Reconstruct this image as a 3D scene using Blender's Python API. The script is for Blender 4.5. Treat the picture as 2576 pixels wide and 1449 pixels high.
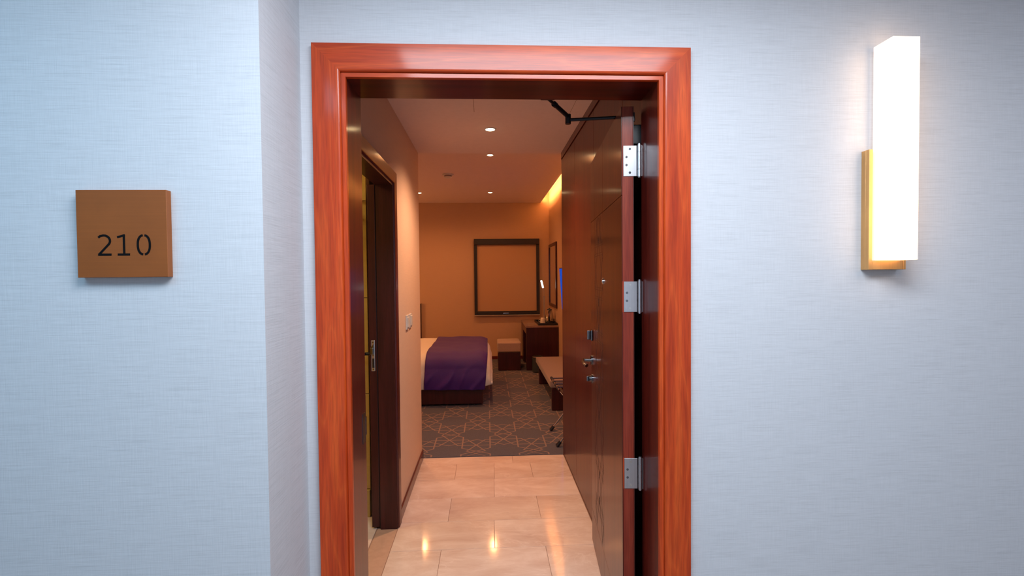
import bpy, bmesh, math, random
from mathutils import Vector, Matrix, noise

for o in list(bpy.data.objects):
    bpy.data.objects.remove(o, do_unlink=True)
scene = bpy.context.scene
col = scene.collection
R = math.radians

# ------------------------------------------------------------------ camera
cam_data = bpy.data.cameras.new('camera')
cam_data.sensor_width = 36.0
cam_data.lens = 1250.0 / 2576.0 * 36.0
cam_data.clip_start = 0.02
cam = bpy.data.objects.new('camera', cam_data)
col.objects.link(cam)
rt = Vector((0.99872429, -0.04964166, -0.00924652))
up = Vector((0.01045966, 0.02423411, 0.99965159))
fw = Vector((0.04940029, 0.99847304, -0.02472243))
m = Matrix.Identity(4)
for i in range(3):
    m[i][0] = rt[i]; m[i][1] = up[i]; m[i][2] = -fw[i]
m[0][3] = 0.0; m[1][3] = -1.62; m[2][3] = 1.5
cam.matrix_world = m
scene.camera = cam

# ------------------------------------------------------------------ world, lights, exposure
world = bpy.data.worlds.new('world')
world.use_nodes = True
world.node_tree.nodes['Background'].inputs[0].default_value = (0.5, 0.6, 0.8, 1)
world.node_tree.nodes['Background'].inputs[1].default_value = 0.02
scene.world = world
vs = scene.view_settings
vs.view_transform = 'Standard'
vs.look = 'None'
vs.exposure = 0.0
vs.gamma = 1.0
vs.use_curve_mapping = False

def light(name, kind, loc, power, color, size=0.1, size_y=None, target=None, spot=None, blend=0.5):
    d = bpy.data.lights.new(name, kind)
    d.energy = power
    d.color = color
    if kind == 'AREA':
        d.size = size
        if size_y:
            d.shape = 'RECTANGLE'; d.size_y = size_y
    else:
        d.shadow_soft_size = size
    if kind == 'SPOT':
        d.spot_size = R(spot); d.spot_blend = blend
    o = bpy.data.objects.new(name, d)
    col.objects.link(o)
    o.location = loc
    t = Vector(target) if target else Vector(loc) + Vector((0, 0, -1))
    o.rotation_euler = (t - Vector(loc)).to_track_quat('-Z', 'Y').to_euler()
    return o

# corridor ceiling panels (cool)
light('corridor_light', 'AREA', (-1.45, -1.35, 2.56), 15.5, (0.36, 0.74, 1.0), 1.2, 0.7)
light('corridor_light', 'AREA', (0.25, -1.10, 2.56), 54, (0.85, 0.92, 1.0), 1.3, 0.6)
light('corridor_light', 'AREA', (2.1, -1.45, 2.56), 11, (0.86, 0.90, 1.0), 1.2, 0.7)
# warm spots of the recessed downlights
WARM = (1.0, 0.40, 0.14)
WARM_P = (1.0, 0.56, 0.32)
for x, y, z, p in [(0.03, 1.81, 2.47, 84), (0.044, 3.765, 2.77, 58), (0.058, 6.17, 2.77, 30),
                   (-1.041, 6.2, 2.77, 30), (-1.041, 3.765, 2.77, 62)]:
    light('downlight_lamp', 'SPOT', (x, y, z), p, WARM_P if y < 2 else WARM, 0.035, spot=140 if y < 2 else 160, blend=0.9)
# cove strip along the right side of the bedroom ceiling
light('cove_strip_lamp', 'AREA', (0.92, 4.9, 2.875), 48, (1.0, 0.52, 0.15), 4.6, 0.05, target=(1.2, 4.9, 2.72))
# fill light added out of view on the left to brighten the far bedroom wall
light('bedroom_fill_light', 'POINT', (-2.35, 6.2, 1.15), 17, (1.0, 0.46, 0.15), 0.12)
# bathroom ceiling lamp
light('bathroom_lamp', 'AREA', (-1.5, 0.95, 2.4), 13, (1.0, 0.72, 0.32), 0.4, 0.4)

# ------------------------------------------------------------------ materials
def new_mat(name):
    mt = bpy.data.materials.new(name)
    mt.use_nodes = True
    nt = mt.node_tree
    return mt, nt, nt.nodes['Principled BSDF']

def N(nt, t, **kw):
    n = nt.nodes.new(t)
    for k, v in kw.items():
        setattr(n, k, v)
    return n

def coords(nt, scale=(1, 1, 1), rnd=True):
    tc = N(nt, 'ShaderNodeTexCoord')
    out = tc.outputs['Object']
    if rnd:
        oi = N(nt, 'ShaderNodeObjectInfo')
        mu = N(nt, 'ShaderNodeMath', operation='MULTIPLY'); mu.inputs[1].default_value = 17.0
        nt.links.new(oi.outputs['Random'], mu.inputs[0])
        ad = N(nt, 'ShaderNodeVectorMath', operation='ADD')
        nt.links.new(out, ad.inputs[0]); nt.links.new(mu.outputs[0], ad.inputs[1])
        out = ad.outputs[0]
    mp = N(nt, 'ShaderNodeMapping')
    mp.inputs['Scale'].default_value = scale
    nt.links.new(out, mp.inputs['Vector'])
    return mp.outputs[0]

def noise_tex(nt, vec, scale=1.0, detail=3.0, rough=0.55, dist=0.0):
    n = N(nt, 'ShaderNodeTexNoise')
    n.inputs['Scale'].default_value = scale
    n.inputs['Detail'].default_value = detail
    n.inputs['Roughness'].default_value = rough
    n.inputs['Distortion'].default_value = dist
    nt.links.new(vec, n.inputs['Vector'])
    return n.outputs['Fac']

def ramp(nt, fac, stops):
    r = N(nt, 'ShaderNodeValToRGB')
    els = r.color_ramp.elements
    while len(els) < len(stops):
        els.new(0.5)
    for e, (p, c) in zip(els, stops):
        e.position = p
        e.color = (*c, 1) if len(c) == 3 else c
    nt.links.new(fac, r.inputs[0])
    return r.outputs[0]

def mix(nt, a, b, fac, mode='MIX'):
    mx = N(nt, 'ShaderNodeMix', data_type='RGBA', blend_type=mode)
    if isinstance(fac, (int, float)):
        mx.inputs[0].default_value = fac
    else:
        nt.links.new(fac, mx.inputs[0])
    for s, i in ((a, 6), (b, 7)):
        if isinstance(s, tuple):
            mx.inputs[i].default_value = (*s, 1)
        else:
            nt.links.new(s, mx.inputs[i])
    return mx.outputs[2]

def bump(nt, bsdf, h, strength=0.2, dist=0.002):
    b = N(nt, 'ShaderNodeBump')
    b.inputs['Strength'].default_value = strength
    b.inputs['Distance'].default_value = dist
    nt.links.new(h, b.inputs['Height'])
    nt.links.new(b.outputs[0], bsdf.inputs['Normal'])

def plain(name, c, rough=0.5, metal=0.0, coat=0.0, var=0.06, scale=30, spec=0.5):
    mt, nt, b = new_mat(name)
    f = noise_tex(nt, coords(nt), scale, 3)
    lo = tuple(max(0, v * (1 - var)) for v in c); hi = tuple(min(1, v * (1 + var)) for v in c)
    nt.links.new(ramp(nt, f, [(0.3, lo), (0.7, hi)]), b.inputs['Base Color'])
    b.inputs['Roughness'].default_value = rough
    b.inputs['Metallic'].default_value = metal
    b.inputs['Coat Weight'].default_value = coat
    b.inputs['Coat Roughness'].default_value = 0.1
    b.inputs['Specular IOR Level'].default_value = spec
    return mt

def emit(name, c, s, base=(0.8, 0.8, 0.8)):
    mt, nt, b = new_mat(name)
    b.inputs['Base Color'].default_value = (*base, 1)
    b.inputs['Emission Color'].default_value = (*c, 1)
    b.inputs['Emission Strength'].default_value = s
    b.inputs['Roughness'].default_value = 0.4
    return mt

def wood(name, dark, mid, light_, grain='z', rough=0.42, coat=0.34, coatr=0.12, fig=1.0):
    mt, nt, b = new_mat(name)
    across, along = 26.0, 1.3
    sc = {'z': (across, across, along), 'x': (along, across, across), 'y': (across, along, across)}[grain]
    fine = tuple(v * 9 for v in sc)
    big = {'z': (6, 6, 0.55), 'x': (0.55, 6, 6), 'y': (6, 0.55, 6)}[grain]
    f1 = noise_tex(nt, coords(nt, sc), 1.0, 3, 0.5, 0.3)
    f2 = noise_tex(nt, coords(nt, fine), 1.0, 2, 0.5)
    f3 = noise_tex(nt, coords(nt, big), 1.0, 2, 0.5)
    # growth rings: contours of a stretched noise field
    rg = N(nt, 'ShaderNodeMath', operation='MULTIPLY'); rg.inputs[1].default_value = 15.0
    nt.links.new(f3, rg.inputs[0])
    fr = N(nt, 'ShaderNodeMath', operation='PINGPONG'); fr.inputs[1].default_value = 0.5
    nt.links.new(rg.outputs[0], fr.inputs[0])
    base = ramp(nt, f1, [(0.30, dark), (0.55, mid), (0.78, light_)])
    lines = ramp(nt, fr.outputs[0], [(0.0, (1.0, 1.0, 1.0)), (0.10, (0.35, 0.35, 0.35)), (0.5, (0.0, 0.0, 0.0))])
    c = mix(nt, base, light_, lines)
    mx = c.node; 
    sc_ = N(nt, 'ShaderNodeMath', operation='MULTIPLY'); sc_.inputs[1].default_value = 0.5 * fig
    nt.links.new(lines, sc_.inputs[0]); nt.links.new(sc_.outputs[0], mx.inputs[0])
    fc = ramp(nt, f2, [(0.35, (0.68, 0.64, 0.62)), (0.6, (1.08, 1.08, 1.08))])
    c2 = mix(nt, c, fc, 0.55, 'MULTIPLY')
    patch = ramp(nt, f3, [(0.3, (0.78, 0.78, 0.78)), (0.7, (1.1, 1.1, 1.1))])
    c3 = mix(nt, c2, patch, 0.7, 'MULTIPLY')
    nt.links.new(c3, b.inputs['Base Color'])
    b.inputs['Roughness'].default_value = rough
    b.inputs['Coat Weight'].default_value = coat
    b.inputs['Coat Roughness'].default_value = coatr
    b.inputs['Specular IOR Level'].default_value = 0.3
    bump(nt, b, f2, 0.10, 0.0006)
    return mt

def wallpaper(name, c, streak=0.10, rough=0.85):
    mt, nt, b = new_mat(name)
    h = noise_tex(nt, coords(nt, (7, 7, 330), False), 1.0, 3, 0.65)
    h2 = noise_tex(nt, coords(nt, (25, 25, 900), False), 1.0, 2, 0.6)
    v = noise_tex(nt, coords(nt, (420, 420, 12), False), 1.0, 2, 0.6)
    lo = tuple(x * (1 - streak) for x in c); hi = tuple(min(1, x * (1 + streak * 0.5)) for x in c)
    a = ramp(nt, h, [(0.25, lo), (0.5, c), (0.8, hi)])
    g = ramp(nt, h2, [(0.3, (1 - streak * 0.6,) * 3), (0.7, (1.0, 1.0, 1.0))])
    w = ramp(nt, v, [(0.3, (1 - streak * 0.4,) * 3), (0.7, (1.0, 1.0, 1.0))])
    nt.links.new(mix(nt, mix(nt, a, g, 1.0, 'MULTIPLY'), w, 1.0, 'MULTIPLY'), b.inputs['Base Color'])
    b.inputs['Roughness'].default_value = rough
    b.inputs['Specular IOR Level'].default_value = 0.25
    ad = N(nt, 'ShaderNodeMath', operation='ADD')
    nt.links.new(h, ad.inputs[0]); nt.links.new(v, ad.inputs[1])
    bump(nt, b, ad.outputs[0], 0.25, 0.0012)
    return mt

def marble(name, base, vein, dark, rough=0.085):
    mt, nt, b = new_mat(name)
    f = noise_tex(nt, coords(nt, (1.6, 3.4, 3)), 1.9, 7, 0.68, 0.5)
    v = noise_tex(nt, coords(nt, (1.3, 3.2, 3)), 1.1, 5, 0.6, 1.0)
    sub = N(nt, 'ShaderNodeMath', operation='SUBTRACT'); sub.inputs[1].default_value = 0.5
    ab = N(nt, 'ShaderNodeMath', operation='ABSOLUTE')
    nt.links.new(v, sub.inputs[0]); nt.links.new(sub.outputs[0], ab.inputs[0])
    c = ramp(nt, f, [(0.3, dark), (0.52, base), (0.75, vein)])
    vf = ramp(nt, ab.outputs[0], [(0.0, (0.5, 0.5, 0.5)), (0.010, (0.14, 0.14, 0.14)), (0.035, (0, 0, 0))])
    c2 = mix(nt, c, vein, vf)
    oi = N(nt, 'ShaderNodeObjectInfo')
    tone = ramp(nt, oi.outputs['Random'], [(0.0, (0.88, 0.86, 0.84)), (1.0, (1.0, 1.0, 1.0))])
    nt.links.new(mix(nt, c2, tone, 1.0, 'MULTIPLY'), b.inputs['Base Color'])
    b.inputs['Roughness'].default_value = rough
    return mt

def fabric(name, c, scale=500, rough=0.9, sheen=0.2, var=0.15, bs=0.3):
    mt, nt, b = new_mat(name)
    f = noise_tex(nt, coords(nt, (1, 1, 1)), scale, 2)
    lo = tuple(x * (1 - var) for x in c); hi = tuple(min(1, x * (1 + var)) for x in c)
    nt.links.new(ramp(nt, f, [(0.3, lo), (0.7, hi)]), b.inputs['Base Color'])
    b.inputs['Roughness'].default_value = rough
    b.inputs['Sheen Weight'].default_value = sheen
    bump(nt, b, f, bs, 0.001)
    return mt

def brushed(name, c, rough=0.32, axis='z', metal=1.0):
    mt, nt, b = new_mat(name)
    sc = {'z': (300, 300, 4), 'x': (4, 300, 300)}[axis]
    f = noise_tex(nt, coords(nt, sc), 1.0, 3)
    blot = noise_tex(nt, coords(nt, (9, 9, 9)), 1.0, 4)
    a = ramp(nt, f, [(0.3, tuple(x * 0.9 for x in c)), (0.7, c)])
    g = ramp(nt, blot, [(0.3, (0.9, 0.9, 0.9)), (0.7, (1.05, 1.05, 1.05))])
    nt.links.new(mix(nt, a, g, 1.0, 'MULTIPLY'), b.inputs['Base Color'])
    b.inputs['Metallic'].default_value = metal
    b.inputs['Roughness'].default_value = rough
    return mt

M = {}
M['paper'] = wallpaper('corridor_wallpaper', (0.63, 0.655, 0.70), 0.13)
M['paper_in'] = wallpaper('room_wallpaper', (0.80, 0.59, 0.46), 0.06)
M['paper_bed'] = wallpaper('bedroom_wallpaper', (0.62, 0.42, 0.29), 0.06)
M['paint'] = plain('ceiling_paint', (0.86, 0.70, 0.66), 0.85, var=0.02)
M['paint_c'] = plain('corridor_ceiling_paint', (0.75, 0.76, 0.8), 0.85, var=0.02)
CH = ((0.38, 0.030, 0.004), (0.53, 0.056, 0.007), (0.68, 0.105, 0.015))
M['cherry_z'] = wood('cherry_upright', *CH, grain='z')
M['cherry_x'] = wood('cherry_level', *CH, grain='x')
MG = ((0.072, 0.007, 0.005), (0.11, 0.011, 0.007), (0.155, 0.018, 0.009))
M['mahog_z'] = wood('mahogany_upright', *MG, grain='z', rough=0.38, coat=0.32, fig=0.35)
M['mahog_x'] = wood('mahogany_level', *MG, grain='x', rough=0.30, fig=0.35)
M['mahog_y'] = wood('mahogany_along', *MG, grain='y', rough=0.30, fig=0.35)
WD = ((0.062, 0.007, 0.003), (0.088, 0.010, 0.004), (0.118, 0.016, 0.005))
M['panel_z'] = wood('panel_veneer', *WD, grain='z', rough=0.40, coat=0.40, coatr=0.13, fig=0.2)
M['core'] = wood('door_edge_wood', (0.16, 0.014, 0.006), (0.25, 0.026, 0.010), (0.36, 0.055, 0.022), grain='z', rough=0.4, fig=0.5)
M['dark'] = plain('shadow_gap', (0.012, 0.006, 0.005), 0.6)
M['engrave'] = plain('engraved_line', (0.035, 0.010, 0.006), 0.7)
M['desk'] = wood('desk_wood', (0.038, 0.006, 0.007), (0.055, 0.009, 0.010), (0.075, 0.013, 0.013), grain='z', rough=0.4, fig=0.2)
M['desktop'] = plain('desk_top', (0.30, 0.19, 0.14), 0.32, coat=0.3)
M['marble'] = marble('beige_marble', (0.80, 0.65, 0.57), (0.92, 0.80, 0.73), (0.69, 0.51, 0.43))
M['grout'] = plain('grout', (0.36, 0.22, 0.16), 0.8)
M['slab'] = plain('threshold_stone', (0.55, 0.36, 0.27), 0.15)
M['carpet'] = fabric('carpet_ground', (0.085, 0.085, 0.115), 260, 0.95, 0.1, 0.25, 0.5)
M['carpet_line'] = fabric('carpet_line', (0.27, 0.185, 0.16), 260, 0.95, 0.1, 0.12, 0.5)
M['corr_carpet'] = fabric('corridor_carpet', (0.25, 0.2, 0.18), 200)
M['chrome'] = brushed('hinge_steel', (0.66, 0.67, 0.70), 0.33, 'z')
M['polish'] = plain('polished_metal', (0.65, 0.64, 0.62), 0.12, 1.0, var=0.03)
M['lockmetal'] = plain('dark_nickel', (0.22, 0.23, 0.25), 0.18, 1.0, var=0.03)
M['black'] = plain('black_plastic', (0.012, 0.012, 0.014), 0.4)
M['blackmetal'] = plain('black_metal', (0.02, 0.022, 0.028), 0.35, 0.6)
M['bronze'] = brushed('plate_bronze', (0.30, 0.084, 0.014), 0.5, 'x', 0.1)
M['gold'] = brushed('sconce_brass', (0.72, 0.40, 0.15), 0.42, 'z', 0.6)
M['digits'] = plain('digit_black', (0.003, 0.003, 0.004), 0.7, spec=0.12)
M['glass_lamp'] = emit('opal_glass_lit', (1.0, 0.60, 0.31), 4.1)
M['glass_edge'] = emit('opal_glass_back_edge', (1.0, 0.74, 0.58), 0.75)
M['bulb'] = emit('downlight_lit', (1.0, 0.72, 0.36), 24.0)
M['led'] = emit('led_lit', (0.9, 1.0, 0.95), 9.0)
M['screen'] = emit('tv_screen_lit', (0.006, 0.085, 0.62), 0.8, (0.01, 0.01, 0.02))
_b = M['screen'].node_tree.nodes['Principled BSDF']
_b.inputs['Roughness'].default_value = 0.8; _b.inputs['Specular IOR Level'].default_value = 0.05
M['white_p'] = plain('white_plastic', (0.72, 0.70, 0.66), 0.4)
M['sheet'] = fabric('white_cotton', (0.82, 0.79, 0.76), 60, 0.9, 0.1, 0.03, 0.15)
M['purple'] = fabric('purple_satin', (0.050, 0.008, 0.19), 90, 0.6, 0.08, 0.08, 0.15)
M['beige_f'] = fabric('beige_upholstery', (0.27, 0.20, 0.17), 300)
M['cream_f'] = fabric('cream_upholstery', (0.46, 0.34, 0.28), 300)
M['brown_f'] = fabric('brown_upholstery', (0.22, 0.13, 0.08), 300)
M['blind'] = fabric('blind_cloth', (0.50, 0.31, 0.19), 400, 0.9, 0, 0.04)
M['frame_dk'] = plain('charcoal_frame', (0.018, 0.018, 0.022), 0.5)
M['mirror'] = plain('mirror_glass', (0.85, 0.85, 0.85), 0.02, 1.0, var=0.0)
M['tile_y'] = plain('yellow_wall_tile', (0.52, 0.36, 0.10), 0.25, coat=0.4)
M['ceramic'] = plain('white_ceramic', (0.8, 0.76, 0.7), 0.2, coat=0.5)
M['binm'] = plain('bin_grey', (0.06, 0.07, 0.075), 0.35, 0.3)
M['grey_m'] = plain('lamp_grey', (0.34, 0.29, 0.29), 0.45)

# ------------------------------------------------------------------ mesh helpers
class MB:
    def __init__(s):
        s.bm = bmesh.new()
    def box(s, x0, x1, y0, y1, z0, z1, bev=0.0, seg=2):
        r = bmesh.ops.create_cube(s.bm, size=1.0)
        vs_ = r['verts']
        for v in vs_:
            v.co = Vector((x0 + (v.co.x + .5) * (x1 - x0), y0 + (v.co.y + .5) * (y1 - y0), z0 + (v.co.z + .5) * (z1 - z0)))
        if bev > 0:
            es = list({e for v in vs_ for e in v.link_edges})
            bmesh.ops.bevel(s.bm, geom=es, offset=bev, segments=seg, profile=0.5, affect='EDGES')
        return s
    def cyl(s, p0, p1, r0, r1=None, n=20, caps=True):
        p0 = Vector(p0); p1 = Vector(p1); r1 = r0 if r1 is None else r1
        d = p1 - p0
        mt = Matrix.Translation((p0 + p1) / 2) @ d.to_track_quat('Z', 'Y').to_matrix().to_4x4()
        bmesh.ops.create_cone(s.bm, cap_ends=caps, cap_tris=False, segments=n, radius1=r0, radius2=r1, depth=d.length, matrix=mt)
        return s
    def tube(s, pts, r, n=10):
        pts = [Vector(p) for p in pts]
        rings = []
        for i, p in enumerate(pts):
            a = pts[max(0, i - 1)]; b = pts[min(len(pts) - 1, i + 1)]
            q = (b - a).to_track_quat('Z', 'Y')
            rings.append([s.bm.verts.new(p + q @ Vector((r * math.cos(2 * math.pi * k / n), r * math.sin(2 * math.pi * k / n), 0))) for k in range(n)])
        for a, b in zip(rings, rings[1:]):
            for k in range(n):
                s.bm.faces.new((a[k], a[(k + 1) % n], b[(k + 1) % n], b[k]))
        s.bm.faces.new(rings[0][::-1]); s.bm.faces.new(rings[-1])
        return s
    def lathe(s, prof, c, n=32):
        c = Vector(c); rings = []
        for r, z in prof:
            if r < 1e-6:
                rings.append([s.bm.verts.new(c + Vector((0, 0, z)))])
            else:
                rings.append([s.bm.verts.new(c + Vector((r * math.cos(2 * math.pi * k / n), r * math.sin(2 * math.pi * k / n), z))) for k in range(n)])
        for a, b in zip(rings, rings[1:]):
            for k in range(n):
                k2 = (k + 1) % n
                if len(a) == 1 and len(b) == 1: continue
                if len(a) == 1: s.bm.faces.new((a[0], b[k2], b[k]))
                elif len(b) == 1: s.bm.faces.new((a[k], a[k2], b[0]))
                else: s.bm.faces.new((a[k], a[k2], b[k2], b[k]))
        return s
    def prism(s, poly, axis, a, b):
        """poly: 2-D outline; axis 'x','y','z' extruded from a to b"""
        def P(u, v, w):
            return {'x': (w, u, v), 'y': (u, w, v), 'z': (u, v, w)}[axis]
        A = [s.bm.verts.new(P(u, v, a)) for u, v in poly]
        B = [s.bm.verts.new(P(u, v, b)) for u, v in poly]
        s.bm.faces.new(A); s.bm.faces.new(B[::-1])
        for i in range(len(poly)):
            j = (i + 1) % len(poly)
            s.bm.faces.new((A[i], B[i], B[j], A[j]))
        return s
    def xform(s, mt):
        bmesh.ops.transform(s.bm, matrix=mt, verts=s.bm.verts)
        return s

def obj(name, mb, mat, parent=None, smooth=False, origin=None, **props):
    bm = mb.bm
    bmesh.ops.recalc_face_normals(bm, faces=bm.faces)
    if parent is not None:
        # world position of the parent chain (no rotations used)
        off = Vector((0, 0, 0)); p = parent
        while p is not None:
            off += p.location; p = p.parent
    else:
        off = Vector((0, 0, 0))
    if origin is not None:
        loc = Vector(origin) - off; sub = Vector(origin)
    else:
        loc = Vector((0, 0, 0)); sub = off
    bmesh.ops.translate(bm, vec=-sub, verts=bm.verts)
    me = bpy.data.meshes.new(name)
    bm.to_mesh(me); bm.free()
    for mt in (mat if isinstance(mat, (list, tuple)) else [mat]):
        me.materials.append(mt)
    if smooth:
        me.polygons.foreach_set('use_smooth', [True] * len(me.polygons))
        me.set_sharp_from_angle(angle=R(40))
    o = bpy.data.objects.new(name, me)
    if smooth:
        wn = o.modifiers.new('wn', 'WEIGHTED_NORMAL'); wn.keep_sharp = True
    o.location = loc
    col.objects.link(o)
    if parent is not None:
        o.parent = parent
    for k, v in props.items():
        o[k] = v
    return o

def thing(name, loc, label=None, cat=None, group=None, kind=None):
    o = bpy.data.objects.new(name, None)
    o.empty_display_size = 0.1
    o.location = loc
    col.objects.link(o)
    if label: o['label'] = label
    if cat: o['category'] = cat
    if group: o['group'] = group
    if kind: o['kind'] = kind
    return o

def structure(name, mb, mat, parent=None, **kw):
    o = obj(name, mb, mat, parent, **kw)
    if parent is None:
        o['kind'] = 'structure'
    return o

def arc2(cx, cy, r, a0, a1, n):
    return [(cx + r * math.cos(R(a0 + (a1 - a0) * i / n)), cy + r * math.sin(R(a0 + (a1 - a0) * i / n))) for i in range(n + 1)]

# ------------------------------------------------------------------ dimensions
XL, XR, ZT = -0.5437, 0.6681, 2.2354       # outer edge of the entrance casing
WT = 0.178                                 # wall thickness at the door
LW, RW = -0.553, 0.620                     # passage side walls
YE = 2.480                                 # end of the passage
ZC, ZB = 2.504, 2.802                      # ceilings
BX0, BX1, YB = -2.70, 1.116, 7.285         # bedroom
NX, NY = -0.5846, -0.2854                  # niche corner

# ------------------------------------------------------------------ shell: corridor side
b = MB()
b.box(NX, -0.462, 0, WT, 0, 2.62); b.box(0.586, 3.6, 0, WT, 0, 2.62); b.box(-0.462, 0.586, 0, WT, 2.152, 2.62)
structure('wall_entrance', b, M['paper'])
structure('wall_left', MB().box(-3.6, NX, NY, WT, 0, 2.62), M['paper'])
structure('wall_behind', MB().box(-3.6, 3.6, -2.6, -2.5, 0, 2.62), M['paper'])
structure('wall_corridor_left', MB().box(-3.7, -3.6, -2.6, WT, 0, 2.62), M['paper'])
structure('wall_corridor_right', MB().box(3.6, 3.7, -2.6, WT, 0, 2.62), M['paper'])
structure('floor', MB().box(-3.7, 3.7, -2.6, 0.0, -0.06, 0.0), M['corr_carpet'])
structure('ceiling', MB().box(-3.7, 3.7, -2.6, WT, 2.62, 2.70), M['paint_c'])
# small shadow-line moulding where the two walls meet the niche
# ------------------------------------------------------------------ entrance casing and jamb (mitred pieces)
def frame_pieces(root, name, prof, x0, x1, zt, zb, mats, axis='y', smooth=False, top=True, left=True, right=True):
    """prof: closed outline [(inset, depth)]; three mitred pieces round an opening. axis 'y': depth along y, opening in x-z;
    axis 'x': opening in y-z, depth along x"""
    def P(h, d, z):
        return Vector((h, d, z)) if axis == 'y' else Vector((d, h, z))
    res = []
    specs = []
    if left: specs.append((lambda u, d: P(x0 + u, d, zb), lambda u, d: P(x0 + u, d, zt - u), mats[0]))
    if right: specs.append((lambda u, d: P(x1 - u, d, zb), lambda u, d: P(x1 - u, d, zt - u), mats[0]))
    if top: specs.append((lambda u, d: P(x0 + u, d, zt - u), lambda u, d: P(x1 - u, d, zt - u), mats[1]))
    for fa, fb, mt in specs:
        q = MB()
        A = [q.bm.verts.new(fa(u, d)) for u, d in prof]
        B = [q.bm.verts.new(fb(u, d)) for u, d in prof]
        q.bm.faces.new(A); q.bm.faces.new(B[::-1])
        for i in range(len(prof)):
            j = (i + 1) % len(prof)
            q.bm.faces.new((A[i], B[i], B[j], A[j]))
        res.append(obj(name, q, mt, root, smooth=smooth))
    return res

t = thing('trim_1', (0.06, 0, 0), 'wide reddish cherry wood casing around the open entrance doorway', None, kind='structure')
casing = [(0.0, 0.0), (0.0, -0.0185), (0.0015, -0.020), (0.0785, -0.020)] + \
         [(0.0785 + 0.009 * math.sin(R(a)), -0.011 - 0.009 * math.cos(R(a))) for a in (15, 30, 45, 60, 75, 90)] + \
         [(0.0865, -0.0075), (0.0885, -0.0075), (0.0885, 0.0)]
frame_pieces(t, 'casing', casing, XL, XR, ZT, 0, (M['cherry_z'], M['cherry_x']), smooth=True)
lip = [(0.0886, 0.006), (0.0886, -0.0088), (0.0895, -0.0095), (0.1015, -0.0095), (0.1025, -0.0085), (0.1025, 0.006)]
frame_pieces(t, 'jamb_lip', lip, XL, XR, ZT, 0, (M['cherry_z'], M['cherry_x']))
jamb = [(0.0826, 0.0062), (0.1025, 0.0062), (0.1025, WT), (0.0826, WT)]
frame_pieces(t, 'jamb', jamb, XL, XR, ZT, 0, (M['mahog_z'], M['mahog_x']))
# inner casing on the room side of the wall
icas = [(0.03, WT), (0.03, WT + 0.014), (0.095, WT + 0.014), (0.095, WT)]
frame_pieces(t, 'inner_casing', icas, XL, XR, ZT, 0, (M['mahog_z'], M['mahog_x']), right=False)
# strike plate on the left jamb
q = MB().box(-0.4412, -0.4392, 0.128, 0.166, 0.915, 1.02); q.box(-0.4412, -0.4386, 0.166, 0.1795, 0.935, 1.0)
obj('strike_plate', q, M['lockmetal'], t)
# threshold under the door
structure('floor', MB().box(-0.462, 0.586, 0.0, WT, -0.06, 0.0), M['slab'])

# ------------------------------------------------------------------ passage shell
b = MB()
OY0, OY1, OZ = 0.44, 1.345, 2.045            # bathroom opening
b.box(LW - 0.09, LW, WT, OY0 - 0.02, 0, ZC); b.box(LW - 0.09, LW, OY1 + 0.02, YE, 0, ZC); b.box(LW - 0.09, LW, OY0 - 0.02, OY1 + 0.02, OZ + 0.02, ZC)
structure('wall_passage_left', b, M['paper_in'])
structure('wall_passage_right', MB().box(RW + 0.5, RW + 0.6, WT, YE, 0, ZC), M['paper_in'])
ceil = structure('ceiling', MB().box(-2.7, 1.22, WT, YE, ZC, ZB + 0.25), M['paint'])
# hatch in the passage ceiling: shallow lid in a thin dark gap
hatch = thing('ceiling_hatch', (0.22, 1.15, ZC), 'large flush access hatch in the passage ceiling above the door closer arm', 'hatch')
obj('gap_frame', MB().box(-0.071, 0.522, 0.85, 1.452, ZC - 0.0006, ZC), M['grout'], hatch)
obj('lid', MB().box(-0.068, 0.519, 0.853, 1.449, ZC - 0.0022, ZC - 0.0006), M['paint'], hatch)

# marble floor of the passage: each tile its own piece
fl = structure('floor', MB().box(LW - 0.12, RW + 0.5, WT, YE, -0.06, -0.004), M['grout'])
rows = [(WT, 0.45, (-0.27, 0.31)), (0.45, 0.77, (0.02,)), (0.77, 1.087, (-0.268, 0.307)), (1.087, 1.40, (0.026,)),
        (1.40, 1.719, (-0.256, 0.317)), (1.719, 2.03, (0.033,)), (2.03, 2.328, (-0.257, 0.038, 0.326)), (2.328, YE, (0.19,))]
g = 0.0011
rnd = random.Random(4)
for y0, y1, xs in rows:
    ed = [LW + 0.006] + list(xs) + [RW + 0.0]
    for xa, xb in zip(ed, ed[1:]):
        zt = rnd.uniform(-0.0004, 0.0)
        q = MB().box(xa + g, xb - g, y0 + g, y1 - g, -0.02, zt, bev=0.0008, seg=1)
        o = obj('tile', q, M['marble'], fl, origin=((xa + xb) / 2, (y0 + y1) / 2, 0))
for y0, y1 in ((WT, 0.44), (0.44, 1.345)):
    q = MB().box(LW - 0.115, LW + 0.004, y0 + g, y1 - g, -0.02, -0.0008, bev=0.0008, seg=1)
    if y0 > 0.4:
        obj('tile', q, M['slab'], fl, origin=(LW - 0.05, (y0 + y1) / 2, 0))

# baseboards
structure('baseboard_left', MB().box(LW, LW + 0.012, 1.42, YE, 0, 0.068, bev=0.002), M['mahog_y'])
structure('baseboard_back', MB().box(BX0, BX1, YB - 0.013, YB, 0.004, 0.06, bev=0.002), M['mahog_x'])

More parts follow.
